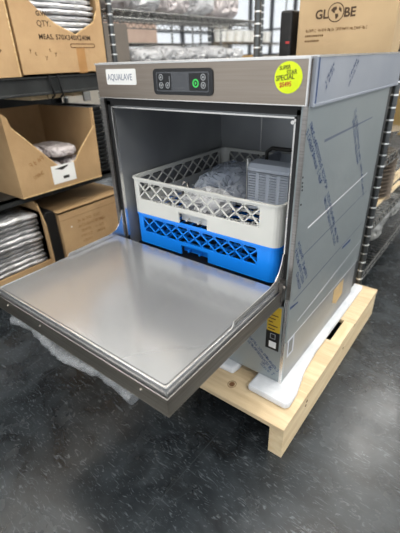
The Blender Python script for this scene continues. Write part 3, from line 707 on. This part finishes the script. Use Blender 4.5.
# ---- dish racks
def rack(x0, x1, y0, y1, z0, z1, m, name, label, lat=(.42, .9), notch=True):
    t = thing(name, ((x0+x1)/2, (y0+y1)/2, z0), label, 'dish rack')
    th = .004; H = z1-z0; R0 = .022
    za, zb = z0+H*lat[0], z0+H*lat[1]
    O = rrect(x0, y0, x1, y1, R0, 5); I = rrect(x0+th, y0+th, x1-th, y1-th, R0-th, 5)
    w1 = MB()
    w1.ring(O, I, zb, z1)
    w1.ring(rrect(x0-.003, y0-.003, x1+.003, y1+.003, R0+.002, 5), O, z1-.005, z1)
    # lower band; the front has a hand notch
    nx0, nx1 = x0+(x1-x0)*.37, x0+(x1-x0)*.57; nz = z0+H*.30 if notch else z0
    w1.ring(O, I, nz, za)
    if notch:
        # below the notch height: ring without the middle of the front and back walls
        for yy0, yy1 in ((y0, y0+th), (y1-th, y1)):
            w1.box((x0+R0, yy0, z0), (nx0, yy1, nz)).box((nx1, yy0, z0), (x1-R0, yy1, nz))
        w1.box((x0, y0+R0, z0), (x0+th, y1-R0, nz)).box((x1-th, y0+R0, z0), (x1, y1-R0, nz))
        for q in range(4): w1.ring(O[q*6:q*6+6], I[q*6:q*6+6], z0, nz, False)
    cw = .032   # corner pieces at lattice height
    for q in range(4): w1.ring(O[q*6:q*6+6], I[q*6:q*6+6], za, zb, False)
    for yy0, yy1 in ((y0, y0+th), (y1-th, y1)):
        w1.box((x0+R0, yy0, za), (x0+cw, yy1, zb)).box((x1-cw-.022, yy0, za), (x1-R0, yy1, zb))
    for xx0, xx1 in ((x0, x0+th), (x1-th, x1)):
        w1.box((xx0, y0+R0, za), (xx1, y0+cw, zb)).box((xx0, y1-cw, za), (xx1, y1-R0, zb))
    # bottom grid
    w1.build('rack_wall', m, t)
    for side in range(4):
        L0, L1 = (x0+cw, x1-cw-.022) if side < 2 else (y0+cw, y1-cw)
        n = 9 if side < 2 else 8; p = (L1-L0)/n; l = MB(); bw = .0036; hh = zb-za
        def P3(uu, zz):
            c = {0: y0+th/2, 1: y1-th/2, 2: x0+th/2, 3: x1-th/2}[side]
            return (uu, c, zz) if side < 2 else (c, uu, zz)
        nrm = (0, 1, 0) if side < 2 else (1, 0, 0)
        for k in range(-1, n+1):
            for sgn in (1, -1):
                # each diagonal spans 1.15 pitches over the height
                ua = L0+(k+.5)*p-sgn*p*.62; ub = L0+(k+.5)*p+sgn*p*.62
                a = [ua, za]; b = [ub, zb]
                def clip(a, b, lim, lo):
                    if (a[0] < lim) == (b[0] < lim): return (a, b) if ((a[0] >= lim) if lo else (a[0] <= lim)) else None
                    tt = (lim-a[0])/(b[0]-a[0]); m_ = [lim, a[1]+(b[1]-a[1])*tt]
                    keep_a = (a[0] >= lim) if lo else (a[0] <= lim)
                    return (a, m_) if keep_a else (m_, b)
                r1 = clip(a, b, L0, True)
                if not r1: continue
                r2 = clip(*r1, L1, False)
                if not r2: continue
                if abs(r2[0][1]-r2[1][1]) < .003: continue
                l.bar(P3(*r2[0]), P3(*r2[1]), bw, th*.8, nrm)
        l.build('lattice', m, t)
    gm = MB()
    n = 12
    for k in range(1, n):
        x = x0+(x1-x0)*k/n; y = y0+(y1-y0)*k/n
        gm.box((x-.002, y0+th, z0+.008), (x+.002, y1-th, z0+.014)); gm.box((x0+th, y-.002, z0+.008), (x1-th, y+.002, z0+.014))
    gm.build('bottom_grid', m, t)
    if notch:
        MB().box((nx0-.004, y0+.018, z0+.004), (nx1+.004, y0+.022, nz+.004)).box((nx0-.004, y0+th, nz), (nx1+.004, y0+.022, nz+.004)).build('grip_panel', m, t)
    return t
rack(.052, .545, .028, .513, .4095, .509, m_blue, 'blue_dish_rack', 'bright blue plastic dish rack in the wash chamber beneath the white rack', lat=(.40, .88))
rack(.050, .548, .026, .515, .5095, .619, m_white, 'white_dish_rack', 'off-white plastic dish rack stacked on the blue rack', lat=(.42, .90))

# cutlery basket in the white rack
bx0, bx1, by0, by1, bz0, bz1 = .352, .484, .20, .40, .526, .658
cb = thing('cutlery_basket', ((bx0+bx1)/2, (by0+by1)/2, bz0), 'grey slotted cutlery basket standing in the white rack', 'basket')
th = .003
w1 = MB().prism([(by0, bz0), (by1, bz0), (by1, bz1-.01), (by1-.01, bz1), (by0+.012, bz1), (by0, bz1-.012)], 'x', bx0, bx0+th)
w1.prism([(by0, bz0), (by1, bz0), (by1, bz1-.01), (by1-.01, bz1), (by0+.012, bz1), (by0, bz1-.012)], 'x', bx1-th, bx1)
w1.box((bx0, by0, bz0), (bx1, by1, bz0+th)).box((bx0+th, by1-th, bz0), (bx1-th, by1, bz1-.01))
# slotted front: columns of short slots
cols = 4; cwid = (bx1-bx0)/cols; nz_ = 14; zs = bz0+.006; ze = bz1-.022
for k in range(cols+1):
    x = bx0+k*cwid; w1.box((max(bx0, x-.005), by0, bz0), (min(bx1, x+.005), by0+th, bz1-.02))
for k in range(cols):
    for j in range(nz_+1):
        z = zs+(ze-zs)*j/nz_; w1.box((bx0+k*cwid+.005, by0, z-.0024), (bx0+(k+1)*cwid-.005, by0+th, z+.0024))
w1.box((bx0, by0, bz1-.022), (bx1, by0+th, bz1-.010))
w1.prism([(by0, bz1-.012), (by0+th, bz1-.012), (by0+.014, bz1-.003), (by0+.05, bz1+.001), (by0+.05, bz1+.004), (by0+.012, bz1)], 'x', bx0, bx1)
w1.build('basket_body', m_greyp, cb)
MB().box((bx0-.006, by0+.004, bz0), (bx0, by0+.018, bz1+.012)).build('basket_divider', m_white, cb, bevel=.002)
MB().tube([(bx0+.004, by0+.10, bz1-.02), (bx0+.006, by0+.10, bz1+.014), (bx0+.022, by0+.10, bz1+.026), (bx1-.022, by0+.10, bz1+.026), (bx1-.006, by0+.10, bz1+.014), (bx1-.004, by0+.10, bz1-.02)], .006, 8).build('handle', m_inkdark, cb)
for k in range(1, 3): MB().box((bx0+th, by0+.05*k+.02, bz0+th), (bx1-th, by0+.05*k+.023, bz1-.02)).build('inner_divider', m_greyp, cb)
# plastic bags in the rack
lump('plastic_bag', (.16, .16, .526, .335, .36, .592), 81, m_wrapclear, 'clear crumpled plastic bag of parts in the white rack beside the cutlery basket', 'bag', amp=.03, freq=22)
lump('plastic_bag', (.21, .06, .526, .345, .155, .582), 82, m_wrap, 'small white crumpled bag at the front of the white rack', 'bag', amp=.025, freq=24)
lump('plastic_bag', (.08, .36, .526, .28, .50, .575), 83, m_wrapclear, 'flat clear plastic bag at the back left of the white rack', 'bag', amp=.025, freq=22)
hk = MB().tube([(.175, .12, .526), (.172, .12, .585), (.182, .12, .60), (.195, .12, .597), (.197, .12, .57)], .0035, 8).build('wire_hook', m_steel)
tag(hk, 'small bent steel hook standing in the front left of the white rack', 'hook')

# plastic wrap hanging beneath the door
pts = []; rad = []
for k in range(30):
    tt = k/29; x = .03+.44*tt; pts.append((x, -.405+.006*math.sin(tt*9), .343+.006*math.sin(tt*11)+.018*math.sin(math.pi*tt)*-.2)); rad.append(.013+.0015*math.sin(k*2.2)+(.003 if k % 7 == 0 else 0))
ho = MB().tube(pts, rad, 14); 
def wob(v):
    n_ = noise.noise(v*45)*.003; return v+Vector((0, n_, n_*.8))
ho.xf(wob); tag(ho.build('plastic_wrap_roll', m_sleeve), 'clear crumpled plastic sleeve hanging along the underside of the open door', 'plastic wrap')
